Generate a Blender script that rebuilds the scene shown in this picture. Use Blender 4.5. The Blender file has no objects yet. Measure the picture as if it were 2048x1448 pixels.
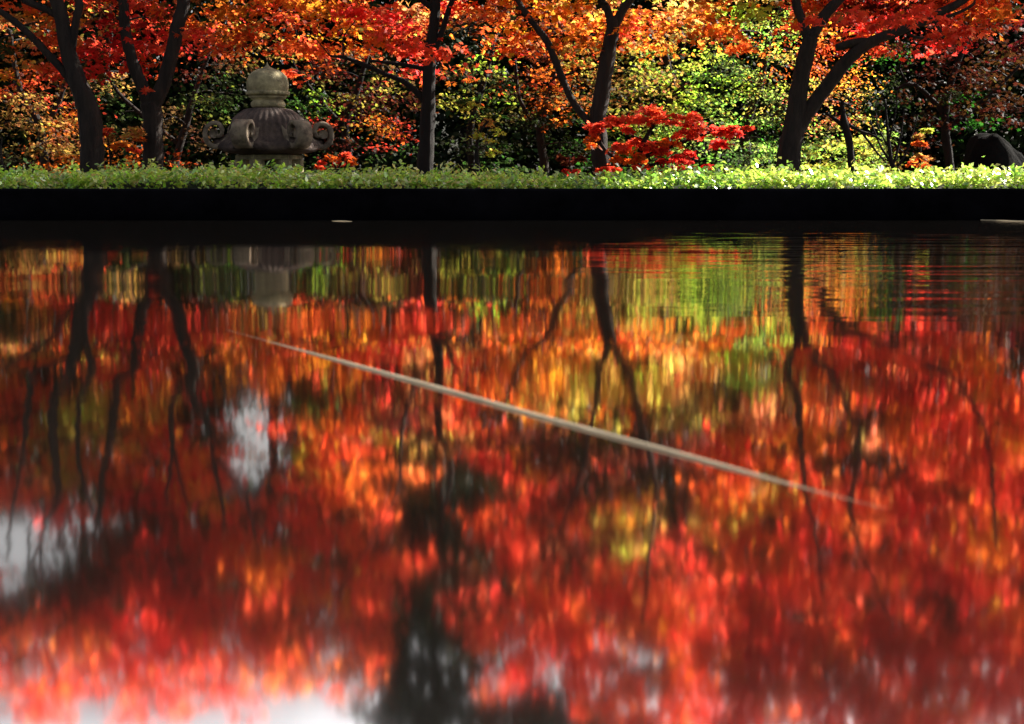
import bpy, math, random
import numpy as np
from mathutils import Vector

S = bpy.context.scene
COL = S.collection
rng = np.random.default_rng(7)
random.seed(7)

# ------------------------------------------------------------------ camera
F = 2844.0; W, H = 2048, 1448
CZ = 0.10                                   # lens height above the water
TH = math.atan((724-359)/F)                 # tilt down
cd = bpy.data.cameras.new('camera'); cam = bpy.data.objects.new('camera', cd)
COL.objects.link(cam); S.camera = cam
cd.sensor_width = 36; cd.lens = F/2048*36
cam.location = (0, 0, CZ); cam.rotation_euler = (math.pi/2-TH, 0, 0)
cd.clip_start = 0.02; cd.clip_end = 2000
cd.dof.use_dof = True; cd.dof.focus_distance = 13.0; cd.dof.aperture_fstop = 22

# ------------------------------------------------------------------ light
SUN_EL, SUN_AZ = math.radians(38), math.radians(57)      # behind the garden, to the right
wd = bpy.data.worlds.new('World'); S.world = wd; wd.use_nodes = True
nt = wd.node_tree; bg = nt.nodes['Background']
sky = nt.nodes.new('ShaderNodeTexSky'); sky.sky_type = 'NISHITA'; sky.sun_disc = False
sky.sun_elevation = SUN_EL; sky.sun_rotation = SUN_AZ
sky.air_density = 1.0; sky.dust_density = 4.0; sky.ozone_density = 1.0
hsv = nt.nodes.new('ShaderNodeHueSaturation'); hsv.inputs['Saturation'].default_value = 0.35
nt.links.new(sky.outputs[0], hsv.inputs['Color']); 
# a bank of bright broken cloud above the trees, dull haze under it
wc = nt.nodes.new('ShaderNodeTexCoord'); wn = nt.nodes.new('ShaderNodeTexNoise'); wn.inputs['Scale'].default_value = 5; wn.inputs['Detail'].default_value = 6
nt.links.new(wc.outputs['Generated'], wn.inputs['Vector'])
ws = nt.nodes.new('ShaderNodeSeparateXYZ'); nt.links.new(wc.outputs['Generated'], ws.inputs[0])
wa = nt.nodes.new('ShaderNodeMath'); wa.operation = 'MULTIPLY_ADD'; wa.inputs[1].default_value = .10
nt.links.new(wn.outputs[0], wa.inputs[0]); nt.links.new(ws.outputs[2], wa.inputs[2])
wr = nt.nodes.new('ShaderNodeValToRGB'); e = wr.color_ramp.elements; e.new(.5); e.new(.6)
for el, (p, c) in zip(e, [(.38, 0), (.42, 1), (.52, 1), (.60, 0)]): el.position = p; el.color = (c, c, c, 1)
nt.links.new(wa.outputs[0], wr.inputs[0])
wm = nt.nodes.new('ShaderNodeMath'); wm.operation = 'MULTIPLY_ADD'; wm.inputs[1].default_value = 1.5; wm.inputs[2].default_value = .9
nt.links.new(wr.outputs[0], wm.inputs[0])
wv = nt.nodes.new('ShaderNodeVectorMath'); wv.operation = 'SCALE'
nt.links.new(hsv.outputs[0], wv.inputs[0]); nt.links.new(wm.outputs[0], wv.inputs['Scale'])
nt.links.new(wv.outputs[0], bg.inputs[0])
bg.inputs[1].default_value = 0.038
sd = bpy.data.lights.new('sun', 'SUN'); sun = bpy.data.objects.new('sun', sd); COL.objects.link(sun)
sd.energy = 5; sd.angle = math.radians(0.5); sd.color = (1, 0.93, 0.82)
sdir = Vector((math.sin(SUN_AZ)*math.cos(SUN_EL), math.cos(SUN_AZ)*math.cos(SUN_EL), math.sin(SUN_EL)))
sun.rotation_euler = sdir.to_track_quat('Z', 'Y').to_euler()
S.view_settings.view_transform = 'Standard'; S.view_settings.look = 'None'
S.view_settings.exposure = 2.1; S.view_settings.gamma = 1
S.render.engine = 'CYCLES'
S.cycles.max_bounces = 8; S.cycles.transmission_bounces = 4; S.cycles.diffuse_bounces = 7; S.cycles.glossy_bounces = 3

GROUND = -0.75

# ------------------------------------------------------------------ helpers
def px(x, y, depth, refl=False):
    """world point seen at photo pixel (x, y) at distance `depth` along Y (through the water when refl)"""
    a = 724-y
    dx = x-1024; dy = F*math.cos(TH)+a*math.sin(TH); dz = -F*math.sin(TH)+a*math.cos(TH)
    t = depth/dy
    if refl: return Vector((dx*t, depth, -CZ-dz*t))
    return Vector((dx*t, depth, CZ+dz*t))

def vv(x, v, depth):
    """like px, with v one running coordinate: photo row, going negative above the frame (seen in the water)"""
    return px(x, v, depth) if v >= 0 else px(x, 756-v, depth, True)

def mesh_obj(name, V, Fc, m=None, parent=None, smooth=False, col=None):
    me = bpy.data.meshes.new(name)
    V = np.asarray(V, dtype=np.float32)
    if isinstance(Fc, np.ndarray):
        n, k = Fc.shape
        me.vertices.add(len(V)); me.vertices.foreach_set('co', V.ravel())
        me.loops.add(n*k); me.loops.foreach_set('vertex_index', Fc.astype(np.int32).ravel())
        me.polygons.add(n); me.polygons.foreach_set('loop_start', np.arange(0, n*k, k, dtype=np.int32))
        me.polygons.foreach_set('loop_total', np.full(n, k, dtype=np.int32))
        me.update(calc_edges=True)
    else:
        me.from_pydata([tuple(map(float, v)) for v in V], [], Fc)
    if col is not None:
        a = me.color_attributes.new('tint', 'FLOAT_COLOR', 'POINT')
        a.data.foreach_set('color', np.asarray(col, dtype=np.float32).ravel())
    if smooth: me.polygons.foreach_set('use_smooth', [True]*len(me.polygons))
    me.validate()
    o = bpy.data.objects.new(name, me); COL.objects.link(o)
    if m: me.materials.append(m)
    if parent:
        o.parent = parent
        o.matrix_parent_inverse = parent.matrix_world.inverted()
    return o

def thing(name, loc, label, cat, group=None):
    o = bpy.data.objects.new(name, None); COL.objects.link(o)
    o.location = loc; o.empty_display_size = 0.2
    bpy.context.view_layer.update()
    o['label'] = label; o['category'] = cat
    if group: o['group'] = group
    return o

class Geo:
    """collects quads/polys into one mesh"""
    def __init__(s): s.V = []; s.F = []
    def add(s, V, Fc):
        b = len(s.V); s.V += [tuple(v) for v in V]; s.F += [tuple(i+b for i in f) for f in Fc]
    def tube(s, pts, rad, n=8, rough=0.0):
        pts = [Vector(p) for p in pts]; ring = []
        prev = None
        V = []
        for i, p in enumerate(pts):
            t = (pts[min(i+1, len(pts)-1)]-pts[max(i-1, 0)]).normalized()
            if prev is None: u = t.orthogonal().normalized()
            else: u = (prev-t*prev.dot(t)).normalized()
            prev = u; w = t.cross(u)
            for k in range(n):
                a = 2*math.pi*k/n
                r = rad[i]*(1+rough*(random.random()-.5))
                V.append(p+u*(math.cos(a)*r)+w*(math.sin(a)*r))
        Fc = []
        for i in range(len(pts)-1):
            for k in range(n):
                Fc.append((i*n+k, i*n+(k+1) % n, (i+1)*n+(k+1) % n, (i+1)*n+k))
        Fc.append(tuple(range(n-1, -1, -1))); Fc.append(tuple((len(pts)-1)*n+k for k in range(n)))
        s.add(V, Fc)
    def lathe(s, prof, c=(0, 0, 0), n=32, rot=0, sq=None):
        V = []; Fc = []
        for r, z in prof:
            for k in range(n):
                a = 2*math.pi*k/n+rot
                V.append((c[0]+r*math.cos(a), c[1]+r*math.sin(a), c[2]+z))
        m = len(prof)
        for i in range(m-1):
            for k in range(n): Fc.append((i*n+k, i*n+(k+1) % n, (i+1)*n+(k+1) % n, (i+1)*n+k))
        Fc.append(tuple(range(n-1, -1, -1))); Fc.append(tuple((m-1)*n+k for k in range(n)))
        s.add(V, Fc)
    def box(s, x0, x1, y0, y1, z0, z1):
        V = [(x, y, z) for z in (z0, z1) for y in (y0, y1) for x in (x0, x1)]
        s.add(V, [(0, 2, 3, 1), (4, 5, 7, 6), (0, 1, 5, 4), (2, 6, 7, 3), (0, 4, 6, 2), (1, 3, 7, 5)])
    def obj(s, name, m, parent=None, smooth=False):
        return mesh_obj(name, s.V, s.F, m, parent, smooth)

def spline(pts, step=4):
    """Catmull-Rom through (Vector, radius) pairs"""
    out = []
    P = [Vector((*p, r)) for p, r in pts]
    for i in range(len(P)-1):
        p0 = P[max(i-1, 0)]; p1 = P[i]; p2 = P[i+1]; p3 = P[min(i+2, len(P)-1)]
        for k in range(step):
            t = k/step
            q = 0.5*((2*p1)+(p2-p0)*t+(2*p0-5*p1+4*p2-p3)*t*t+(3*p1-p0-3*p2+p3)*t**3)
            out.append(q)
    out.append(P[-1])
    return [Vector(q[:3]) for q in out], [max(q[3], .00004) for q in out]

# ------------------------------------------------------------------ materials
def nodes(name):
    m = bpy.data.materials.new(name); m.use_nodes = True
    t = m.node_tree; return m, t, t.nodes['Principled BSDF']

def ramp(t, fac, stops):
    r = t.nodes.new('ShaderNodeValToRGB'); e = r.color_ramp.elements
    while len(e) < len(stops): e.new(0.5)
    for el, (p, c) in zip(e, stops): el.position = p; el.color = (*c, 1)
    t.links.new(fac, r.inputs[0]); return r.outputs[0]

def noise(t, scale, detail=5, vec=None, rough=.55):
    n = t.nodes.new('ShaderNodeTexNoise'); n.inputs['Scale'].default_value = scale
    n.inputs['Detail'].default_value = detail; n.inputs['Roughness'].default_value = rough
    if vec: t.links.new(vec, n.inputs['Vector'])
    return n.outputs[0]

def bump(t, p, h, dist, strength=1.0):
    b = t.nodes.new('ShaderNodeBump'); b.inputs['Distance'].default_value = dist
    b.inputs['Strength'].default_value = strength
    t.links.new(h, b.inputs['Height']); t.links.new(b.outputs[0], p.inputs['Normal']); return b

def m_leaf(name, trans, gloss, rough=.4):
    m, t, p = nodes(name)
    a = t.nodes.new('ShaderNodeAttribute'); a.attribute_name = 'tint'
    t.links.new(a.outputs['Color'], p.inputs['Base Color'])
    p.inputs['Roughness'].default_value = rough
    p.inputs['Specular IOR Level'].default_value = gloss
    if trans > 0:
        tr = t.nodes.new('ShaderNodeBsdfTranslucent')
        t.links.new(a.outputs['Color'], tr.inputs['Color'])
        mx = t.nodes.new('ShaderNodeMixShader'); mx.inputs[0].default_value = trans
        t.links.new(p.outputs[0], mx.inputs[1]); t.links.new(tr.outputs[0], mx.inputs[2])
        t.links.new(mx.outputs[0], t.nodes['Material Output'].inputs['Surface'])
    return m
LEAF = m_leaf('maple_leaf', .80, .12, .5)
EVER = m_leaf('evergreen_leaf', .10, .04, .6)
BOX = m_leaf('hedge_leaf', .55, 1.0, .25)
p_ = BOX.node_tree.nodes['Principled BSDF']; p_.inputs['Coat Weight'].default_value = 1; p_.inputs['Coat Roughness'].default_value = .25; p_.inputs['Coat IOR'].default_value = 1.8

def m_stony(name, c0, c1, scale, dist, rough=.9, spec=.3, zs=1):
    m, t, p = nodes(name)
    tc = t.nodes.new('ShaderNodeTexCoord').outputs['Object']
    mp = t.nodes.new('ShaderNodeMapping'); mp.inputs['Scale'].default_value = (1, 1, zs)
    t.links.new(tc, mp.inputs['Vector']); tc = mp.outputs[0]
    f = noise(t, scale, 8, tc, .65)
    t.links.new(ramp(t, f, [(.32, c0), (.68, c1)]), p.inputs['Base Color'])
    p.inputs['Roughness'].default_value = rough; p.inputs['Specular IOR Level'].default_value = spec
    bump(t, p, noise(t, scale*2.5, 8, tc, .7), dist)
    return m
BARK = m_stony('bark', (.006, .0045, .004), (.030, .020, .015), 16, .035, zs=.22)
BARKD = m_stony('dark_bark', (.003, .0025, .0025), (.011, .008, .007), 18, .03, zs=.22)
STONE = m_stony('lantern_stone', (.08, .067, .040), (.33, .28, .16), 11, .012)
ROOF_STONE = m_stony('roof_stone', (.020, .013, .012), (.11, .075, .060), 10, .015)  # darker brown stone for the lantern roof
SCROLL = m_stony('scroll_stone', (.055, .040, .030), (.24, .185, .13), 14, .01)
ROCK = m_stony('boulder_stone', (.003, .003, .003), (.010, .010, .0095), 6, .03, 1, .03)  # near-black colour stands in for shade falling on the boulder
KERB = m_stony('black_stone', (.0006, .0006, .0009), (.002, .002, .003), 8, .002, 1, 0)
SOIL = m_stony('soil', (.02, .014, .009), (.07, .045, .028), 3, .03)
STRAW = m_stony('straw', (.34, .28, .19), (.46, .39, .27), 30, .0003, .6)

def m_water():
    m, t, p = nodes('still_water')
    for n in list(t.nodes):
        if n.bl_idname == 'ShaderNodeBsdfPrincipled': t.nodes.remove(n)
    g = t.nodes.new('ShaderNodeBsdfGlossy'); g.inputs['Color'].default_value = (.94, .87, .80, 1)
    d = t.nodes.new('ShaderNodeBsdfDiffuse'); d.inputs['Color'].default_value = (.022, .020, .017, 1)
    mx = t.nodes.new('ShaderNodeMixShader'); mx.inputs[0].default_value = .93
    t.links.new(d.outputs[0], mx.inputs[1]); t.links.new(g.outputs[0], mx.inputs[2])
    t.links.new(mx.outputs[0], t.nodes['Material Output'].inputs['Surface'])
    tc = t.nodes.new('ShaderNodeTexCoord').outputs['Object']
    # a faint film makes the water duller close to the near side
    s0 = t.nodes.new('ShaderNodeSeparateXYZ'); t.links.new(tc, s0.inputs[0])
    rr = t.nodes.new('ShaderNodeMapRange'); rr.inputs[1].default_value = .25; rr.inputs[2].default_value = .75
    rr.inputs[3].default_value = .052; rr.inputs[4].default_value = WATER_ROUGH
    t.links.new(s0.outputs[1], rr.inputs[0]); t.links.new(rr.outputs[0], g.inputs['Roughness'])
    lw = t.nodes.new('ShaderNodeLayerWeight'); fr = t.nodes.new('ShaderNodeMapRange')
    fr.inputs[1].default_value = .6; fr.inputs[2].default_value = .95; fr.inputs[3].default_value = .88; fr.inputs[4].default_value = .98
    t.links.new(lw.outputs['Facing'], fr.inputs[0]); t.links.new(fr.outputs[0], mx.inputs[0])
    def scaled(sx, sy):
        mp = t.nodes.new('ShaderNodeMapping'); mp.inputs['Scale'].default_value = (sx, sy, 1)
        t.links.new(tc, mp.inputs['Vector']); return mp.outputs[0]
    def mul(a, k):
        q = t.nodes.new('ShaderNodeMath'); q.operation = 'MULTIPLY'; t.links.new(a, q.inputs[0])
        if isinstance(k, (int, float)): q.inputs[1].default_value = k
        else: t.links.new(k, q.inputs[1])
        return q.outputs[0]
    def add(a, b):
        q = t.nodes.new('ShaderNodeMath'); q.operation = 'ADD'; t.links.new(a, q.inputs[0]); t.links.new(b, q.inputs[1]); return q.outputs[0]
    swell = mul(noise(t, 1, 1, scaled(1.2, 1.6)), .003)
    fine = mul(noise(t, 1, 3, scaled(26, 9)), .00009)
    # ripples, only where a breeze touches the far right of the water
    rip = noise(t, 1, 2, scaled(2.5, 15))
    mask = ramp(t, noise(t, 1, 1, scaled(.5, .9)), [(.45, (0, 0, 0)), (.62, (1, 1, 1))])
    sx = t.nodes.new('ShaderNodeSeparateXYZ'); t.links.new(tc, sx.inputs[0])
    mr = t.nodes.new('ShaderNodeMapRange'); mr.inputs[1].default_value = .05; mr.inputs[2].default_value = .45
    t.links.new(sx.outputs[0], mr.inputs[0])
    my = t.nodes.new('ShaderNodeMapRange'); my.inputs[1].default_value = .8; my.inputs[2].default_value = 1.6
    t.links.new(sx.outputs[1], my.inputs[0])
    h = add(add(swell, fine), mul(mul(mul(rip, mr.outputs[0]), my.outputs[0]), .0021))
    b = t.nodes.new('ShaderNodeBump'); b.inputs['Distance'].default_value = 1.0; b.inputs['Strength'].default_value = 1
    t.links.new(h, b.inputs['Height'])
    t.links.new(b.outputs[0], g.inputs['Normal'])
    return m
WATER_ROUGH = .042
WATER = m_water()

# ------------------------------------------------------------------ leaves
CODES = {'R': (.80, .085, .038), 'C': (.70, .042, .030), 'B': (.16, .105, .032), 'O': (.70, .150, .022), 'A': (.52, .270, .070),
         'Y': (.40, .42, .055), 'G': (.20, .31, .055), 'g': (.040, .070, .018), 'M': (.10, .022, .012),
         'K': (.010, .018, .008)}
PALM = []                                    # a palmate leaf: 5 narrow lobes from the stalk
for a, l in ((-1.25, .62), (-.62, .9), (0, 1.0), (.62, .9), (1.25, .62)):
    c, s = math.cos(a), math.sin(a); w = .17*l/.9
    PALM.append([(0, 0, 0), (.5*l*c+w*s, .5*l*s-w*c, .03), (l*c, l*s, -.10*l), (.5*l*c-w*s, .5*l*s+w*c, .03)])
PALM = np.array(PALM); PALM[:, :, 0] -= .35
OVAL = np.array([[(-.5, 0, 0), (-.1, -.26, .06), (.55, 0, -.02), (-.1, .26, .06)]])
BROAD = np.array([[(-.5, 0, 0), (-.05, -.33, .08), (.5, 0, -.05), (-.05, .33, .08)]])

class Leaves:
    def __init__(s, tmpl, up=.5): s.t = tmpl; s.c = []; s.sz = []; s.col = []; s.up = up
    def spray(s, c, r, n, size, col, flat=.26, jit=.28):
        P = rng.normal(0, 1, (n, 3))*np.array([r, r, r*flat])*.6
        P[:, 2] -= (P[:, 0]**2+P[:, 1]**2)/(r+.01)*.25          # sprays droop at the rim
        s.c.append(P+np.array(c)); s.sz.append(size*rng.uniform(.7, 1.25, n))
        k = np.exp(rng.normal(0, jit, (n, 1))); h = np.exp(rng.normal(0, jit*.8, (n, 1)))
        C = np.repeat(np.array([col]), n, 0)*k; C[:, 1:2] *= h
        s.col.append(np.clip(C, 0, .85))
    def build(s, name, m, parent=None):
        if not s.c: return None
        C = np.concatenate(s.c); sz = np.concatenate(s.sz); col = np.concatenate(s.col); n = len(C)
        N = rng.normal(0, 1, (n, 3)); N /= np.linalg.norm(N, axis=1, keepdims=True)
        N[:, 2] = np.abs(N[:, 2])+s.up; N /= np.linalg.norm(N, axis=1, keepdims=True)
        A = rng.normal(0, 1, (n, 3)); A[:, 2] -= .4
        U = A-N*np.sum(A*N, 1, keepdims=True); U /= np.linalg.norm(U, axis=1, keepdims=True)
        Wv = np.cross(N, U)
        t = s.t.reshape(-1, 3); k = len(t)
        V = (C[:, None, :]+sz[:, None, None]*(t[None, :, 0:1]*U[:, None, :]+t[None, :, 1:2]*Wv[:, None, :]+t[None, :, 2:3]*N[:, None, :]))
        V = V.reshape(-1, 3)
        Fc = np.arange(n*k).reshape(-1, 4)
        cc = np.ones((n, k, 4)); cc[:, :, :3] = col[:, None, :]
        return mesh_obj(name, V, Fc, m, parent, col=cc.reshape(-1, 4))

# ------------------------------------------------------------------ what grows where
# one letter pair per 64 px of width: what colour the foliage has there (photo rows 0..336, 48 px each)
DIRECT = [
 "AO OR AR MA RC RM OR OA RO OR OA RC RA AO MA AO OM OA OA OR OA AM OA GD YG RO RC RO RO MR RO Mg",
 "gA AO RA RC CR RC OR RO OA RO OD DR RC DR KD OR OA OB OA OR OR AB OD GO YG OA OR RD DD RD DM MM",
 "RO RA CB CM CR DR MD BO AD CB MO Bg RO RO BD YB MO OB AB AY YG YG gD GO YG OY OR gD MD MR MM MM",
 "OR RM DD AB DD DD gD gD DD gB MB MY MB DD gD gY BO OD AB BY YA YG gD YG GY YG OA gD DD MD MB MM",
 "AO AR RO gD DD BD BR gD DD gB CY YM MD DD Yg gB BD Og gB YA YA YG YG GY Gg AY YO gD DM Mg gM MD",
 "BA AO AY gD BD DA BD DD DD MD MD OD RD DD gD gD gD gD Dg GY GY GY Gg Gg gG YG YG DD DM DD DD DD",
 "gD OA OB DD OD OD BD DD DD gD gD DD gD DD DD gD DD gD gM gG gG Gg gG Gg gG GY YG YG DD DD DD DD",
]
# the crowns above the frame, seen only in the water (59 px each, first row lowest)
ABOVE = [
 "OR DO DA CR OR AO DA OA OR DO OA CR MA AD OR OD OA AO AY AY AO DB OA YG YG OA AM MR RO RO RO OR",
 "MR RD YA OA OA DR DC .D .D gO OR RM MA DA RO OD OA AB AM OB DB AB MA AM MR OA MO DD RO RC RA RC",
 "OM YD AY AO OA CR RC .A .C CA OA RA DK AY RA MR MD DM DM MD MD MR CM OR OR OR .R DA OR RO RC RO",
 "MR YO AO OC RO RC RO R. .M CA OR DO DR KM KD R. OM MD DM MR DM MR OM OR OR RM D. DD RO RM RC RO",
 "RM RO .. OC CM CR RO R. RO CR OR OD DK KD KD .M CR MD DM MO DB DO OR OR OA RD DR RM RC MR RO RC",
 ".D .R .. .M MC CR RC RO .R CR RO RM KR KK KD OR CR MR OM OA DM MA OA OR DO RC RO RM CR RC OR RO",
 ".. .R .M MR CM CM RO RO OR RO RC RO RM KK KM DR RC MR MR MA DM DR RO OR OD CR DC RO RC RC OR RO",
 ".R MR MC MC CR CM RC RO RO RC RO RO KK KK KM DR RO RM RC RC RM RC RO RC RO RC RM RO RM CM RC RO",
 "MR RM MR CR CM CR CR RO RO RO RO RO KK KK RC RC OR CR RO RC RO RC RC RO RO RC DR CR CM MR RC OA",
 "RM MR RC RC CR CM RO RC RO RO RO RK KK K. KK RC RC CR RC RO RO RC RO RC RC RM RC CR CR RC RO RC",
 "RC CR R. RO CR RC RO R. RO RO RO KR KK KK KK KR RC CR RC RC MR RO RO RC RC CM RO RC CR RO RC RC",
 ".R OR .. .R R. RO .R R. .. .. .. DK KK KK KK KK KK KK KR RK RO RC RC RO RD CR RC RO RC RO RC CR",
 ".. .. .. .. .. .. .. .. .. .. .. .. KK KK KK KK KK KK KK KR RC RO RC RO RC RC RC RO RC RO RC RC",
 ".. .. .. .. .. .. .. .. .. .. .. .. .K KK KK KK KK KK KR RC RC RO RC RO RC RC RC RO RC RO RC RC",
]

# ------------------------------------------------------------------ trees
def limb_pts(spec, d0):
    out = []
    for q in spec:
        x, y, r = q[:3]; off = q[3] if len(q) > 3 else 0.0
        d = d0+off
        p = px(x, y, d, True) if y > 500 else px(x, y, d)
        out.append((p, r*d/F))
    return out

class Tree:
    def __init__(s, name, label, cat, d, limbs, group=None, leafmat=LEAF, bark=BARK, tmpl=PALM, base=None):
        s.name, s.label, s.cat, s.d, s.group, s.mat, s.bark = name, label, cat, d, group, leafmat, bark
        s.geo = Geo(); s.tw = Geo(); s.L = Leaves(tmpl); s.nodes = []
        for i, l in enumerate(limbs):
            pr = limb_pts(l, d)
            if i == 0:
                p, r = pr[0]
                s.base = Vector((p.x, p.y, GROUND))
                pr = [(s.base-Vector((0, 0, .1)), r*1.7), (s.base+Vector((0, 0, .12)), r*1.3), (s.base*.5+p*.5, r*1.05)]+pr
            P, R = spline(pr)
            s.geo.tube(P, R, 10 if i == 0 else 8, .18)
            s.nodes += list(zip(P, R))
    def branch_to(s, q):
        """a side branch from the closest limb up to q"""
        best = min(s.nodes, key=lambda n: (n[0]-q).length+max(0, n[0].z-q.z)*1.5+(2 if n[0].z < 0 else 0))
        p, r = best; L = (q-p).length
        if L < .15: return
        r0 = min(r*.6, .008+.008*L)
        m1 = p.lerp(q, .35)+Vector((random.uniform(-.1, .1), random.uniform(-.1, .1), .08*L))
        m2 = p.lerp(q, .7)+Vector((random.uniform(-.1, .1), random.uniform(-.1, .1), .08*L))
        P, R = spline([(p, r0), (m1, r0*.75), (m2, r0*.5), (q, r0*.25)], 3)
        s.tw.tube(P, R, 5); s.nodes += list(zip(P[3::3], R[3::3]))
    def spray(s, q, r, n, size, code, tone=1, hue=1, **k):
        c = CODES[code]; s.L.spray(q, r, n, size, (c[0]*tone, c[1]*tone*hue, c[2]*tone), **k)
    def finish(s):
        t = thing(s.name, s.base, s.label, s.cat, s.group)
        s.geo.add(s.tw.V, s.tw.F)
        s.geo.obj('trunk', s.bark, t, True)
        s.L.build('crown', s.mat, t)
        return t

GF = 'tall maples behind the hedge'; GB = 'smaller trees filling the background'
A = Tree('maple_tree', 'maple with dark forked trunk and long bare left limb, nearest the left edge', 'tree', 13.0, [
    [(184, 345, 25), (184, 290, 23), (180, 240, 22), (168, 195, 20), (150, 150, 17), (132, 85, 15), (112, 0, 13), (108, 800, 11), (104, 870, 9), (112, 960, 8), (118, 1000, 7), (88, 1060, 6), (72, 1110, 5), (50, 1180, 4), (44, 1260, 3)],
    [(176, 225, 12), (140, 160, 8), (105, 118, 8), (55, 65, 7), (0, 22, 6), (-40, -5, 4)],
    [(143, 100, 9), (152, 40, 8), (157, 0, 8), (160, 800, 6), (152, 870, 5), (160, 950, 5), (185, 1040, 4)],
    [(128, 75, 8), (112, 30, 7), (70, 760, 7), (52, 840, 7), (44, 900, 5), (28, 1000, 4), (14, 1120, 3)],
    [(112, 1000, 4), (60, 1060, 3), (58, 1150, 3)], [(118, 1000, 4), (150, 1000, 3), (112, 1090, 3)], [(80, 1100, 4), (84, 1150, 3), (82, 1220, 2)]], GF)
B = Tree('maple_tree', 'maple with trunk split in a wide V under crimson leaves, left of the stone lantern', 'tree', 13.4, [
    [(307, 345, 21), (306, 290, 20), (306, 240, 20), (300, 205, 20)],
    [(302, 215, 15), (285, 175, 13), (266, 125, 12), (250, 60, 11), (244, 0, 10), (236, 770, 9), (224, 840, 9), (214, 900, 8), (200, 970, 7), (194, 1050, 6), (165, 1100, 4), (120, 1170, 3)],
    [(305, 215, 16), (328, 165, 15), (345, 100, 14), (356, 50, 14), (368, 0, 13), (380, 780, 11), (402, 820, 9), (424, 860, 7), (424, 930, 6), (440, 1000, 5), (446, 1060, 3)],
    [(372, 0, 10), (350, 790, 7), (340, 830, 6), (342, 910, 5), (330, 1010, 3)],
    [(426, 920, 5), (470, 970, 5), (492, 1010, 5), (508, 1090, 3)], [(345, 900, 4), (365, 990, 3), (380, 1040, 2)]], GF)
C = Tree('maple_tree', 'dark straight maple trunk with left side branches, right of the stone lantern', 'tree', 14.0, [
    [(850, 345, 17), (853, 280, 15), (856, 210, 14), (860, 110, 12), (868, 50, 10), (872, 0, 9), (876, 850, 8), (900, 950, 6), (880, 1050, 5)],
    [(856, 210, 7), (815, 168, 6), (770, 148, 5), (700, 118, 4), (660, 112, 2)],
    [(858, 140, 5), (800, 128, 4), (740, 122, 3)],
    [(862, 120, 7), (885, 60, 6), (905, 0, 5), (950, 800, 4)],
    [(868, 20, 6), (820, 780, 5), (800, 880, 4), (790, 1000, 3), (700, 1150, 3), (620, 1250, 2)]], GF, bark=BARKD)
D = Tree('maple_tree', 'maple with slender leaning trunk and sunlit edge rising out of the red shrub', 'tree', 13.6, [
    [(1205, 345, 19), (1198, 290, 18), (1196, 240, 17), (1206, 170, 16), (1216, 110, 15), (1226, 55, 13), (1222, 35, 13)],
    [(1226, 60, 9), (1215, 20, 8), (1203, 0, 8), (1192, 800, 6), (1176, 860, 5), (1160, 960, 4), (1100, 1120, 3)],
    [(1226, 60, 9), (1244, 22, 9), (1260, 0, 8), (1270, 790, 7), (1290, 880, 7), (1310, 980, 6), (1300, 1080, 4), (1280, 1250, 3)],
    [(1192, 262, 7), (1150, 210, 7), (1128, 165, 7), (1108, 115, 7), (1092, 80, 7), (1060, 38, 6), (1035, 0, 5), (1010, 800, 4)]], GF)
E = Tree('maple_tree', 'thickest maple with dark trunk forking into long right leaning limb', 'tree', 12.6, [
    [(1576, 350, 25), (1578, 300, 23), (1588, 255, 21), (1598, 180, 18), (1612, 110, 16), (1622, 75, 15)],
    [(1618, 85, 10), (1606, 45, 9), (1592, 0, 9), (1594, 790, 8), (1600, 860, 7), (1606, 950, 6), (1612, 1010, 5), (1632, 1090, 4), (1650, 1250, 3)],
    [(1620, 80, 11), (1640, 45, 11), (1662, 15, 10), (1685, 790, 8), (1720, 900, 7), (1700, 1050, 6), (1780, 1250, 4)],
    [(1588, 265, 17), (1622, 215, 15), (1660, 165, 14), (1700, 115, 13), (1745, 82, 11), (1800, 62, 9), (1850, 38, 8), (1920, 770, 7), (1980, 900, 5), (1990, 1100, 4)],
    [(1740, 85, 9), (1710, 86, 9), (1672, 96, 7)],
    [(1806, 58, 5), (1840, 50, 4), (1880, 38, 4), (1920, 24, 3), (1945, 10, 3), (1950, 0, 2)],
    [(1806, 60, 4), (1830, 74, 3), (1870, 78, 3), (1890, 72, 2)], [(1868, 38, 3), (1878, 58, 3), (1890, 72, 2)]], GF)
K = Tree('evergreen_tree', 'tall black green evergreen standing up between the red crowns', 'tree', 16.0, [
    [(852, 345, 11), (856, 200, 10), (868, 60, 9), (876, 850, 9), (880, 1000, 9), (870, 1200, 7), (860, 1440, 4)]], GB, EVER, BARKD, BROAD)

b = {}
def small(key, label, d, limbs, **kw): b[key] = Tree(kw.pop('name', 'maple_tree'), label, 'tree', d, limbs, GB, **kw)
small(0, 'young orange and amber maple filling the space left of the first trunk', 17.0, [[(90, 330, 9), (80, 250, 8), (40, 180, 6), (20, 60, 4)], [(84, 260, 6), (120, 200, 5), (140, 120, 3)]])
small(1, 'low maple with sparse pale amber leaves between the two left trunks and the lantern', 18.0, [[(350, 335, 8), (372, 250, 7), (392, 180, 5), (420, 100, 4)], [(360, 290, 5), (250, 200, 4), (215, 150, 3)]])
small(2, 'shaded maroon maple with drooping thin sprays between lantern and dark trunk', 18.0, [[(700, 340, 9), (690, 250, 8), (715, 180, 6), (740, 90, 4)], [(692, 260, 5), (640, 200, 4), (600, 150, 3)]], bark=BARKD)
small(3, 'small olive leaved tree in shade just right of the dark straight trunk', 17.5, [[(945, 340, 8), (940, 260, 7), (960, 190, 6), (985, 100, 4)]], bark=BARKD)
small(4, 'rusty orange maple left of the slender leaning trunk', 17.0, [[(1090, 340, 9), (1080, 260, 8), (1100, 180, 6), (1120, 90, 4)], [(1084, 270, 5), (1040, 200, 4), (1030, 120, 3)]])
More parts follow.
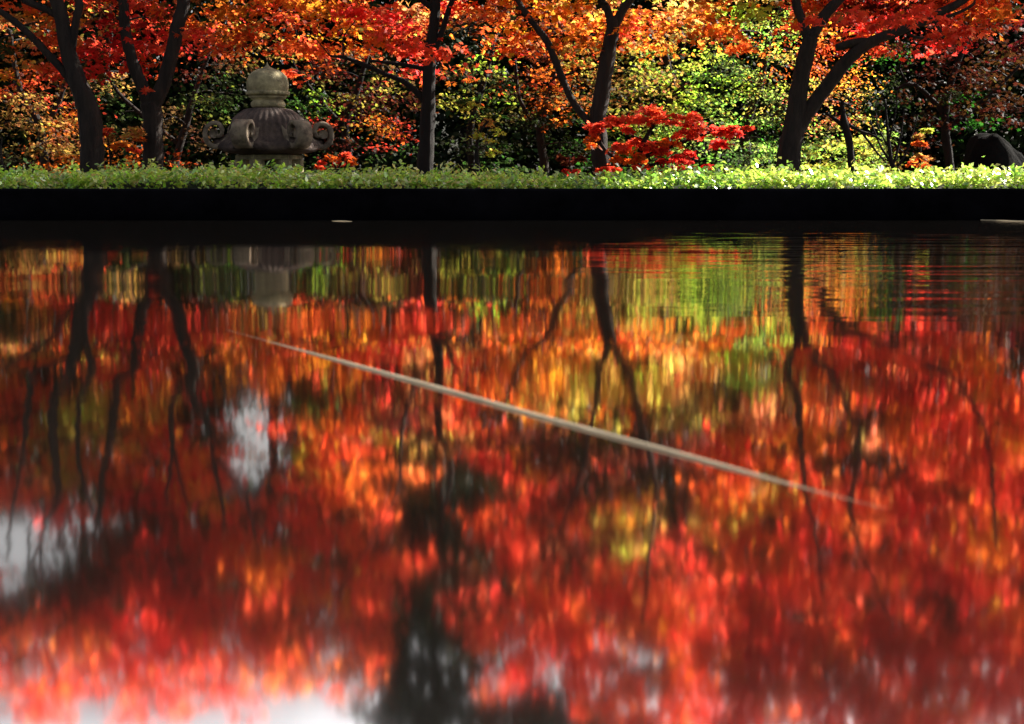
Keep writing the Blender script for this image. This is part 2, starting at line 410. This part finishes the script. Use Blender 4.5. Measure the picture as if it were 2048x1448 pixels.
small(5, 'yellow green maple with short dark trunk above the red shrub', 18.0, [[(1330, 335, 10), (1332, 270, 10), (1338, 215, 9), (1345, 180, 8), (1330, 100, 5)], [(1342, 195, 6), (1390, 160, 4), (1420, 150, 3)], [(1340, 190, 6), (1290, 150, 4), (1260, 130, 3)]])
small(6, 'bright green leaved tree behind the thick forked trunk', 17.5, [[(1500, 340, 10), (1490, 260, 9), (1520, 170, 7), (1540, 60, 5)], [(1495, 270, 6), (1600, 200, 4), (1700, 210, 3)]], name='broadleaf_tree', tmpl=BROAD)
small(7, 'shaded maroon maple with drooping branches above the boulder at right', 16.0, [[(1900, 340, 9), (1890, 250, 8), (1900, 170, 7), (1940, 60, 5)], [(1890, 260, 6), (1980, 190, 4), (2040, 130, 3)], [(1892, 230, 6), (1830, 170, 4), (1790, 180, 3)]], bark=BARKD)
BGOF = [(0, 2, 0), (3, 7, 1), (8, 13, 2), (14, 15, 3), (16, 19, 4), (20, 22, 5), (23, 27, 6), (28, 31, 7)]

def fill(tree, x0, x1, v0, v1, pair, depth, n, size, spread, dense=26, gain=1):
    """sprays of one cell; each hangs from a branch of its tree"""
    cx, cv = (x0+x1)/2, (v0+v1)/2
    cell = (x1-x0)*depth/F
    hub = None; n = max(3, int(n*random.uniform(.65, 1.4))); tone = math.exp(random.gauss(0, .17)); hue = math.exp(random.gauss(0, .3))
    for i in range(n):
        code = pair[0] if random.random() < .76 else pair[1]
        if code in 'D.': continue
        tr = K if code == 'K' else tree
        dd = depth+random.gauss(0, spread)
        if code == 'K': dd = K.d+random.gauss(0, .5)
        q = vv(random.uniform(x0-14, x1+14), random.uniform(v0-8, v1+8), dd)
        if q.z < .0: continue
        if hub is None or i % 3 == 0:
            tr.branch_to(q)
        k = 3.2 if code == 'K' else 1
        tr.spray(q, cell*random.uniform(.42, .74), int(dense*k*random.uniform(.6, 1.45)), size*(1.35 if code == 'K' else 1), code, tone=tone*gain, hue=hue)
        hub = q

def fgtree(c):
    return A if c <= 2 else B if c <= 8 else C if c <= 14 else D if c <= 21 else E
for r, row in enumerate(ABOVE):
    cells = row.split()
    cells = [cells[0], cells[0]]+cells+[cells[-1], cells[-2], cells[-1]]
    for i, pr in enumerate(cells):
        c = i-2
        t = fgtree(c)
        v1 = 20-r*59.3
        n = 5 if '.' in pr and r < 9 else (12 if c > 17 else 8) if r > 8 else 6
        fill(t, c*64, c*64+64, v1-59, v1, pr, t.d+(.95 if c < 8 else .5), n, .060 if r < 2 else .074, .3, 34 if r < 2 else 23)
for r, row in enumerate(DIRECT):
    for c, pr in enumerate(row.split()):
        if r < 2 or (r == 2 and pr[0] in 'RC' and c < 14):
            t = fgtree(c)
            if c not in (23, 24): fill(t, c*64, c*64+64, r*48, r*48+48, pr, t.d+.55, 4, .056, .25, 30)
            if r < 2:
                key = [k for a, z, k in BGOF if a <= c <= z][0]; t = b[key]
                fill(t, c*64, c*64+64, r*48, r*48+48, pr, t.d, 4 if c not in (23, 24) else 8, .043, .4, 30, .36 if c > 26 else .95 if key in (5, 6) else .54)  # rightmost columns: leaf colour darkened to stand in for shade
        else:
            key = [k for a, z, k in BGOF if a <= c <= z][0]; t = b[key]
            nn = 7 if key in (0, 4, 5, 6) else 6
            fill(t, c*64, c*64+64, r*48, r*48+48, pr, t.d, nn, .042, .45, 36, .36 if c > 26 else .95 if key in (5, 6) else .54)  # same darkening here, shade put into the leaf colour at the right
# sprays hanging on their own, off the 64 px grid
for (x, y, rx, n, code) in [(780, 60, .2, 40, 'R'), (815, 85, .2, 50, 'R'), (850, 100, .2, 50, 'R'), (760, 75, .15, 40, 'O'),
                            (1480, 92, .15, 40, 'O'), (1440, 60, .2, 50, 'O')]:
    C.spray(px(x, y, 13.2), rx, n, .07, code) if x < 1000 else D.spray(px(x, y, 13.4), rx, n, .07, code)
for (x, y, rx, n, code) in [(1905, 62, .10, 26, 'R'), (1925, 60, .09, 26, 'R'), (1900, 80, .07, 20, 'R'), (1865, 70, .05, 14, 'R'), (1895, 40, .07, 18, 'R'),
                            (1790, 35, .15, 30, 'R'), (1840, 22, .15, 36, 'R'), (1620, 40, .1, 22, 'R'), (1700, 30, .2, 40, 'R'), (2005, 22, .15, 30, 'O')]:
    E.spray(px(x, y, 12.1), rx, n, .068, code)
B.spray(px(300, 178, 13.2), .04, 7, .06, 'R')
for t in [A, B, C, D, E, K]+list(b.values()): t.finish()

def sky_gap(q):
    """True where the crowns leave the sky open"""
    k = (q.z+CZ)/q.y
    x = 1024+q.x/q.y*(F*math.cos(TH)+(724-1100)*math.sin(TH))
    # row of the reflected direction
    a = (F*math.sin(TH)-k*F*math.cos(TH))/(math.cos(TH)+k*math.sin(TH))
    v = 756-(724-a)
    c = int(max(0, min(31, x//64))); r = int((20-v)//59.3)
    if r < 0: return False
    if r > 11: return c < 18
    return '.' in ABOVE[r].split()[c] and (c < 12 or r > 9)
# ------------------------------------------------------------------ dark evergreens closing the background
TOPS = [(-300, 1280), (0, 1290), (200, 1290), (420, 1300), (520, 1300), (600, 1300), (700, 1300), (900, 1320), (1200, 1300), (1500, 1300), (1800, 1330), (2100, 1330), (2500, 1300)]
def top_at(x):
    for (x0, y0), (x1, y1) in zip(TOPS, TOPS[1:]):
        if x0 <= x <= x1: return y0+(y1-y0)*(x-x0)/(x1-x0)
    return 900
LAB = ['leftmost', 'second from the left', 'third from the left', 'fourth from the left', 'fifth from the left', 'sixth from the left', 'middle', 'seventh from the right', 'sixth from the right', 'fifth from the right', 'fourth from the right', 'third from the right', 'second from the right', 'rightmost']
xs = np.linspace(-240, 2290, 14)
for i, x in enumerate(xs):
    d = 26+(i % 3)*1.2
    t = thing('evergreen_tree', (px(x, 345, d).x, d, GROUND), LAB[i]+' of the dark evergreens closing off the back of the garden', 'tree', 'dark evergreens at the back')
    g = Geo(); base = Vector((px(x, 345, d).x, d, GROUND-.1))
    top = px(x, top_at(x), d, True); top.x = base.x+random.uniform(-.2, .2)
    P, R = spline([(base, .16), (base.lerp(top, .3)+Vector((.1, 0, 0)), .12), (base.lerp(top, .65), .08), (top, .02)])
    g.tube(P, R, 8, .2)
    L = Leaves(BROAD, .2)
    hh = top.z-GROUND
    for k in range(int(52*hh)+150):
        f = random.random()**.85
        z = GROUND+.25+f*(hh-.35)
        w = 1.7*(1-(max(0, f-.55)/.45)**2*.75)
        a = random.random()*6.283; rr = w*math.sqrt(random.random())
        q = Vector((base.x+math.cos(a)*rr, base.y+math.sin(a)*rr*.9, z))
        if k % 6 == 0 and not sky_gap(q):
            h0 = base.lerp(top, max(.05, min(.95, (z-GROUND)/hh-.08)))
            PP, RR = spline([(h0, .025), (h0.lerp(q, .5)+Vector((0, 0, .1)), .015), (q, .005)], 3); g.tube(PP, RR, 5)
        if sky_gap(q): continue
        cg = random.choice([(.012, .022, .009), (.018, .032, .011), (.010, .018, .010), (.028, .042, .012)])
        L.spray(q, .42, 40, .15, cg, flat=.6)
    g.obj('trunk', BARKD, t, True); L.build('crown', EVER, t)

# ------------------------------------------------------------------ ground, hillside, water, rim
def sheet(name, x0, x1, y0, y1, nx, ny, f, m):
    V = []; Fc = []
    for j in range(ny+1):
        for i in range(nx+1):
            x = x0+(x1-x0)*i/nx; y = y0+(y1-y0)*j/ny; V.append((x, y, f(x, y)))
    for j in range(ny):
        for i in range(nx):
            a = j*(nx+1)+i; Fc.append((a, a+1, a+nx+2, a+nx+1))
    o = mesh_obj(name, V, Fc, m, smooth=True); o['kind'] = 'structure'; return o
sheet('ground', -300, 300, -300, 900, 60, 120, lambda x, y: GROUND+(0 if y < 24 else 0), SOIL)
def hill(x, y):
    u = max(0, min(1, (y-25)/16)); return GROUND-.05+(3.4+.5*math.sin(x*.3))*u*u*(3-2*u)
sheet('hill', -60, 60, 24.5, 90, 60, 40, hill, m_stony('hillside_soil', (.006, .008, .004), (.02, .02, .01), 2, .1))

RIM_Y = CZ/.02808; RIM_Z = CZ-.0065*RIM_Y
g = Geo(); g.add([(-6, -5, 0), (6, -5, 0), (6, RIM_Y+.02, 0), (-6, RIM_Y+.02, 0)], [(0, 1, 2, 3)])
w = g.obj('water', WATER); w['kind'] = 'structure'
t = thing('pond_edge', (0, RIM_Y, GROUND), 'low black stone edge running straight between the still water and the hedge', 'edging')
# each side a bevelled run of stone
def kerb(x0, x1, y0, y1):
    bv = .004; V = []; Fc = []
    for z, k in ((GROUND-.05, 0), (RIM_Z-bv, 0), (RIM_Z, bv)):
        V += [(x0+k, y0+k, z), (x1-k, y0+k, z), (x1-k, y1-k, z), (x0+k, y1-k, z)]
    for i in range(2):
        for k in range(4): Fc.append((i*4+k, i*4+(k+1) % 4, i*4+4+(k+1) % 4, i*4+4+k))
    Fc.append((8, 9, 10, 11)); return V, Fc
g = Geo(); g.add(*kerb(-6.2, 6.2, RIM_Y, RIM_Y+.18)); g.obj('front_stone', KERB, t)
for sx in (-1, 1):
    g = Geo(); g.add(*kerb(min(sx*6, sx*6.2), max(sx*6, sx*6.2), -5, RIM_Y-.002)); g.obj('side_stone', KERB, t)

# pale straw lying across the water
def onwater(x, y, h=.0):
    p = px(x, y, 1.0); k = (CZ-h)/(CZ-p.z); return Vector((p.x*k, p.y*k, h))
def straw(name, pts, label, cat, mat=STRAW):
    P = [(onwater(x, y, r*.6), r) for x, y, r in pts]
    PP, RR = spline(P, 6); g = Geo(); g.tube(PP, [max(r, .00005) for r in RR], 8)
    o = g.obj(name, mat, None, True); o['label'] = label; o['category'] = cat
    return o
straw('straw', [(455, 660, .00004), (520, 678, .00009), (590, 697, .00035), (700, 727, 0.000702), (900, 782, 0.000858), (1100, 838, 0.000780), (1350, 905, 0.000702), (1500, 946, 0.000468), (1610, 976, .00022), (1700, 999, .00008), (1770, 1017, .00004)],
      'long pale straight straw lying diagonally across the still water', 'straw')
straw('edge_highlight', [(1785, 433, .0006), (1850, 435, .0008), (1950, 439, .0009), (2060, 443, .0009), (2110, 445, .0004)], 'thin pale strip added as a highlight at the foot of the black edge near the right side', 'edge_highlight')  # strip added for the bright highlight line along the water's edge
straw('edge_highlight', [(664, 442, .0003), (685, 442, .0009), (704, 443, .0003)], 'tiny pale strip added as a highlight at the foot of the black edge below the lantern', 'edge_highlight')  # short strip added for a small white highlight at the waterline

# ------------------------------------------------------------------ hedge
t = thing('hedge', (0, 9.9, GROUND), 'low clipped hedge of small glossy yellow green leaves in front of the maples', 'hedge')
def hedge_top(x, y):
    v = 354+2.6*math.sin(x*1.3+1)+2.5*math.sin(x*3.1)+2*math.sin(x*7+y*3)
    v -= 5*math.exp(-((x+2.0)/.5)**2)
    v += 3*math.exp(-((x-.1)/.7)**2)
    return px(1024, v, 9.6).z
core = Geo(); V = []; Fc = []; nx = 160
xs = np.linspace(-5.5, 5.5, nx+1)
prof = [(9.5, GROUND), (9.47, -.05), (9.56, .0), (9.85, .02), (10.2, .01), (10.38, -.05), (10.4, GROUND)]
for x in xs:
    for (y, z) in prof:
        zz = z if z <= GROUND+.01 else hedge_top(x, y)-.045+(z-.02)
        V.append((x, y+.03*math.sin(x*5+y*9), zz))
n = len(prof)
for i in range(nx):
    for k in range(n-1): Fc.append((i*n+k, (i+1)*n+k, (i+1)*n+k+1, i*n+k+1))
core.add(V, Fc); core.obj('stems', m_stony('hedge_inside', (.004, .006, .002), (.02, .028, .008), 30, .02), t)
L = Leaves(OVAL, .35)
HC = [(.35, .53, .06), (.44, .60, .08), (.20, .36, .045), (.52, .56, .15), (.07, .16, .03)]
for k in range(6500):
    x = random.uniform(-5.5, 5.5); face = random.random()
    if face < .62: y = random.uniform(9.45, 10.4); z = hedge_top(x, y)-.02+random.gauss(0, .012)
    elif face < .93: y = 9.46+random.gauss(0, .02); z = hedge_top(x, y)-.02-random.random()**1.3*.5
    else: y = random.uniform(9.45, 10.4); z = hedge_top(x, y)+abs(random.gauss(0, .03))
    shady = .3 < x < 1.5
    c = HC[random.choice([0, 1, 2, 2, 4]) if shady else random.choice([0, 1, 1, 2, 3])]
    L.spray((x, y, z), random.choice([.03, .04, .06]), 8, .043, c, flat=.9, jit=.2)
for k in range(80):                                      # stray shoots above the clipped line
    x = random.uniform(-5.4, 5.4); y = random.uniform(9.5, 10.2); h = random.uniform(.02, .065)
    L.spray((x, y, hedge_top(x, y)+h), .02, 5, .04, HC[random.choice([0, 1, 3])], flat=1.2)
L.build('leaves', BOX, t)

# ------------------------------------------------------------------ stone lantern
LD = 11.2; LX = px(538, 300, LD).x; K0 = LD/F
def lz(y): return px(538, y, LD).z
t = thing('stone_lantern', (LX, LD, GROUND), 'large weathered stone lantern with scrolled six cornered roof and round finial', 'lantern')
# finial: jewel, collar, ring
pf = [(37, 193), (39, 188), (38, 184), (40.5, 178), (41, 170), (40, 161), (37, 152.5), (31, 145.5), (22, 140), (11, 136.5), (5, 133), (2.5, 129), (.5, 124)]
g = Geo(); g.lathe([(r*K0, lz(y)) for r, y in pf], (LX, LD, 0), 40); fin = g.obj('finial', STONE, t, True)
g = Geo(); g.lathe([(r*K0, lz(y)) for r, y in [(29, 216), (33, 213), (33.5, 206), (31, 203), (29, 200), (34, 197), (38, 193.3)]], (LX, LD, 0), 40); g.obj('collar', STONE, fin, True)
V = []; Fc = []; NB = 156; pb = [(37.5, 191.5), (41.5, 190), (42, 184), (38, 182.5)]
for q, (r, y) in enumerate(pb):
    for k in range(NB):
        a = 2*math.pi*k/NB; rr = r*K0*(1+(.035*abs(math.sin(a*13)) if q in (1, 2) else 0))
        V.append((LX+rr*math.cos(a), LD+rr*math.sin(a), lz(y)))
for q in range(4):
    for k in range(NB): Fc.append((q*NB+k, q*NB+(k+1) % NB, ((q+1) % 4)*NB+(k+1) % NB, ((q+1) % 4)*NB+k))
g = Geo(); g.add(V, Fc); g.obj('lotus_band', STONE, fin, True)
# roof: hexagonal, swelling, with lifted corners
V = []; Fc = []; NA = 288; prof = [(30, 216, 0), (44, 219, .1), (58, 228, .2), (68, 238, .25), (74, 252, .3), (77, 266, .4), (86, 279, .8), (104, 288, 1), (110, 298, 1), (100, 305, 1), (62, 309, 1), (20, 309, 1)]
LROT = math.radians(13)
def hexr(a):
    a -= LROT
    b_ = (a+math.pi/6) % (math.pi/3)-math.pi/6     # corners at multiples of 60 degrees
    return math.cos(math.pi/6)/math.cos(math.pi/6-abs(b_)), abs(b_)/(math.pi/6)
for r, y, hx in prof:
    for k in range(NA):
        a = 2*math.pi*k/NA; h, q = hexr(a)
        rr = r*(1-hx+hx*h)
        lift = (1-q)**3*9*hx if y > 250 and r > 80 else 0
        rib = 2.4*(abs(math.sin(a*18))**2) if 216 < y < 290 else 0
        V.append((LX+(rr+rib)*K0*math.cos(a), LD+(rr+rib)*K0*math.sin(a), lz(y-lift)))
m_ = len(prof)
for i in range(m_-1):
    for k in range(NA): Fc.append((i*NA+k, i*NA+(k+1) % NA, (i+1)*NA+(k+1) % NA, (i+1)*NA+k))
Fc.append(tuple(range(NA))); Fc.append(tuple((m_-1)*NA+k for k in range(NA-1, -1, -1)))
g = Geo(); g.add(V, Fc); roof = g.obj('roof', ROOF_STONE, t, True)
# six scrolled corner curls: wide strips of stone coiling upwards
for k in range(6):
    a = 2*math.pi*k/6+LROT; g = Geo(); c, s_ = math.cos(a), math.sin(a)
    path = [(60, 246), (78, 274), (92, 289), (106, 294), (118, 286), (123, 271), (119, 255), (107, 247), (95, 250), (90, 262), (94, 272), (102, 272)]
    P, _ = spline([(Vector((r, y, 0)), 1) for r, y in path], 4)
    V = []; Fc = []; n = len(P)
    for i, p in enumerate(P):
        tn = (P[min(i+1, n-1)]-P[max(i-1, 0)]).normalized(); nr = Vector((-tn.y, tn.x, 0))
        th_ = 5.5-2*i/n; wd_ = 17-2*i/n
        for (u, w_) in ((-1, -1), (-1, -.35), (-.6, 0), (-1, .35), (-1, 1), (1, 1), (1, -1)):
            q = p+nr*th_*u
            rr, yy = q.x*K0, q.y
            V.append((LX+rr*c-w_*wd_*K0*s_, LD+rr*s_+w_*wd_*K0*c, lz(yy)))
    for i in range(n-1):
        for j in range(7): Fc.append((i*7+j, i*7+(j+1) % 7, (i+1)*7+(j+1) % 7, (i+1)*7+j))
    Fc.append(tuple(range(7))); Fc.append(tuple((n-1)*7+j for j in range(6, -1, -1)))
    g.add(V, Fc)
    V2 = []; hr = 9.5                       # solid core inside the coil
    for w_ in (-11, 11):
        for j in range(16):
            b_ = 2*math.pi*j/16; rr = (107+hr*math.cos(b_))*K0; yy = 268+hr*math.sin(b_)
            V2.append((LX+rr*c-w_*K0*s_, LD+rr*s_+w_*K0*c, lz(yy)))
    g.add(V2, [(j, (j+1) % 16, 16+(j+1) % 16, 16+j) for j in range(16)]+[tuple(range(16)), tuple(range(31, 15, -1))])
    g.obj('corner_scroll', SCROLL, roof, True)
# fire box: six pillars, lintel, sill, platform, post, base
g = Geo(); g.lathe([(66*K0, lz(319)), (66*K0, lz(311)), (61*K0, lz(309.5))], (LX, LD, 0), 6, LROT)
fb = g.obj('light_box', STONE, t)
for k in range(6):
    a = 2*math.pi*k/6+LROT; g = Geo(); r = 53*K0
    g.lathe([(14*K0, lz(385)), (15*K0, lz(319.5))], (LX+r*math.cos(a), LD+r*math.sin(a), 0), 6, LROT); g.obj('pillar', STONE, fb)
g = Geo(); g.lathe([(70*K0, lz(392)), (70*K0, lz(385.3))], (LX, LD, 0), 6, LROT); g.obj('sill', STONE, fb)
g = Geo(); g.lathe([(45*K0, lz(430)), (60*K0, lz(420)), (95*K0, lz(404)), (98*K0, lz(393))], (LX, LD, 0), 6, LROT); g.obj('platform', STONE, t)
g = Geo(); g.lathe([(42*K0, GROUND+.16), (38*K0, GROUND+.22), (36*K0, lz(475)), (39*K0, lz(472)), (36*K0, lz(469)), (37*K0, lz(431))], (LX, LD, 0), 32); g.obj('post', STONE, t, True)
g = Geo(); g.lathe([(100*K0, GROUND-.03), (98*K0, GROUND+.08), (60*K0, GROUND+.155)], (LX, LD, 0), 6, LROT); g.obj('base', STONE, t)

# ------------------------------------------------------------------ boulder
t = thing('boulder', (px(1990, 345, 13.2).x, 13.2, GROUND), 'rounded dark grey boulder behind the hedge near the right edge', 'rock')
V = []; Fc = []; NR, NS = 28, 40
cx = px(1988, 345, 13.2).x; topz = px(1988, 275, 13.2).z
for i in range(NR+1):
    ph = math.pi*i/NR
    for k in range(NS):
        a = 2*math.pi*k/NS
        d_ = Vector((math.sin(ph)*math.cos(a), math.sin(ph)*math.sin(a), math.cos(ph)))
        f = 1+.03*abs(math.sin(7*d_.x+3*d_.y+4*d_.z))+.025*abs(math.sin(5*d_.z-8*d_.x+2*d_.y))+.09*math.sin(3*d_.x+2)+.07*math.sin(4*d_.z+5*d_.x)+.05*math.sin(9*d_.y+4*d_.x)+.02*math.sin(17*d_.x+11*d_.z)
        V.append((cx+d_.x*.36*f, 13.2+d_.y*.4*f, (topz+GROUND)/2+d_.z*(topz-GROUND)/2*f*.95))
for i in range(NR):
    for k in range(NS): Fc.append((i*NS+k, i*NS+(k+1) % NS, (i+1)*NS+(k+1) % NS, (i+1)*NS+k))
mesh_obj('stone', V, Fc, ROCK, t, True)

# ------------------------------------------------------------------ shrubs and small plants
def shrub(name, label, cat, d, stems, blobs, mat=LEAF, bark=BARK, tmpl=PALM, size=.06, dens=1, spread=.25, group=None):
    T = Tree(name, label, cat, d, stems, group, mat, bark, tmpl)
    for (x, y, rx, ry, code) in blobs:
        n = max(2, int(rx*ry/110*dens))
        for i in range(n):
            q = px(x+random.uniform(-rx, rx), y+random.uniform(-ry, ry), d+random.gauss(0, spread))
            if i % 3 == 0: T.branch_to(q)
            T.spray(q, min(ry, rx)*d/F*1.1, 26, size, code)
    # foliage meshes keep the plant's own word
    return T.finish()
shrub('red_maple_shrub', 'low spreading scarlet maple shrub right behind the hedge', 'shrub', 12.9,
      [[(1270, 350, 7), (1275, 320, 6), (1290, 280, 5), (1310, 245, 3)], [(1275, 320, 5), (1350, 290, 4), (1420, 265, 3), (1490, 258, 2)], [(1270, 340, 5), (1210, 300, 4), (1190, 255, 3)], [(1285, 335, 4), (1360, 318, 3), (1400, 322, 2)]],
      [(1290, 230, 40, 14, 'R'), (1363, 240, 32, 12, 'R'), (1220, 242, 26, 10, 'R'), (1395, 262, 40, 11, 'R'), (1450, 264, 26, 10, 'C'), (1488, 257, 24, 6, 'R'), (1190, 255, 14, 12, 'R'),
       (1192, 285, 22, 9, 'O'), (1272, 285, 42, 11, 'R'), (1250, 314, 32, 11, 'O'), (1305, 298, 30, 11, 'R'), (1352, 314, 36, 11, 'C'), (1393, 326, 28, 7, 'C'), (1430, 288, 14, 15, 'C'),
       (1205, 334, 36, 7, 'R'), (1325, 337, 60, 6, 'R'), (1120, 344, 40, 4, 'C'), (1140, 322, 22, 8, 'M'), (1340, 284, 22, 8, 'O'), (1270, 262, 20, 6, 'R')], dens=2.2, spread=.14, size=.052)
shrub('weeping_shrub', 'small weeping shrub with hanging yellow green sprays, right of the dark straight trunk', 'shrub', 13.0,
      [[(955, 345, 5), (953, 300, 4), (960, 262, 3), (980, 240, 2)]],
      [(985, 250, 16, 12, 'A'), (995, 262, 10, 10, 'Y'), (965, 265, 12, 14, 'Y'), (978, 290, 10, 14, 'Y'), (982, 306, 6, 8, 'Y'), (940, 215, 16, 10, 'Y'), (925, 200, 12, 8, 'g'), (950, 285, 5, 12, 'g')], dens=2.2, spread=.12, size=.04, tmpl=OVAL, bark=BARKD)
shrub('sapling', 'small orange leaved sapling glowing in front of the dark right background', 'sapling', 13.0,
      [[(1838, 345, 3), (1840, 310, 2.5), (1842, 280, 2), (1850, 262, 1.5)]],
      [(1841, 300, 8, 16, 'O'), (1838, 322, 20, 8, 'O'), (1850, 320, 10, 12, 'A'), (1855, 262, 12, 4, 'Y'), (1840, 275, 5, 6, 'A')], dens=3, spread=.08, size=.045)
shrub('seedling', 'red leaved seedling poking up just right of the lantern base', 'seedling', 11.6,
      [[(672, 350, 2.5), (668, 325, 2), (655, 310, 1.5)], [(675, 340, 2), (690, 312, 1.5)]],
      [(665, 312, 8, 8, 'O'), (690, 308, 6, 6, 'R'), (700, 325, 8, 10, 'O'), (645, 330, 8, 6, 'R'), (676, 325, 6, 6, 'R')], dens=3, spread=.06, size=.04)
shrub('seedling', 'thin stemmed seedling with orange red leaves between the two left trunks', 'seedling', 13.2,
      [[(222, 345, 2.5), (220, 310, 2), (216, 280, 1.5), (216, 262, 1)], [(222, 320, 1.5), (235, 296, 1.5), (262, 296, 1)]],
      [(215, 264, 7, 9, 'R'), (221, 278, 4, 8, 'A'), (238, 295, 12, 6, 'O'), (270, 300, 12, 4, 'R'), (272, 262, 12, 10, 'A'), (280, 275, 6, 6, 'O')], dens=4, spread=.06, size=.045)
shrub('azalea_bush', 'low dark green bush behind the hedge under the forked trunk', 'bush', 14.5,
      [[(1640, 345, 3), (1638, 320, 3), (1650, 300, 2)]],
      [(1660, 320, 50, 16, 'Y'), (1730, 315, 50, 18, 'G'), (1690, 290, 60, 16, 'Y'), (1500, 320, 50, 20, 'g'), (1640, 300, 20, 20, 'G'), (1750, 280, 30, 16, 'G'), (1520, 300, 30, 16, 'G')], mat=LEAF, tmpl=OVAL, dens=1.4, spread=.3, size=.05)
# bare stems
T = Tree('bare_tree', 'small leafless black trunk with thin side branches, right of the thick forked maple', 'tree', 12.8, [
    [(1703, 350, 7), (1701, 310, 7), (1698, 280, 7), (1690, 250, 8), (1686, 225, 5), (1685, 200, 3)],
    [(1694, 258, 5), (1672, 240, 4), (1650, 225, 2)], [(1690, 245, 4), (1720, 262, 3), (1745, 270, 2), (1765, 282, 2)], [(1722, 262, 2.5), (1750, 300, 2), (1772, 325, 1.5)]], None, bark=BARKD)
T.finish()
T = Tree('bare_shrub', 'twiggy leafless shrub fanning up from the hedge, left of the orange sapling', 'shrub', 12.9, [
    [(1788, 350, 5), (1782, 320, 4), (1776, 270, 3), (1770, 200, 2)], [(1785, 335, 3), (1800, 280, 2), (1808, 220, 1.5)], [(1785, 330, 3), (1760, 290, 2), (1740, 240, 1.5)],
    [(1790, 340, 3), (1815, 300, 2), (1835, 230, 1.5)], [(1780, 300, 2), (1755, 250, 1.5), (1752, 200, 1)], [(1778, 280, 2), (1790, 230, 1.5), (1795, 180, 1)]], None, bark=BARKD)
T.finish()
T = Tree('wild_plant', 'thin pale curved stem above the hedge at the far left edge', 'plant', 11.0, [
    [(12, 350, 2.5), (6, 330, 2.2), (2, 305, 2), (4, 275, 1.2)]], None)
T.finish()
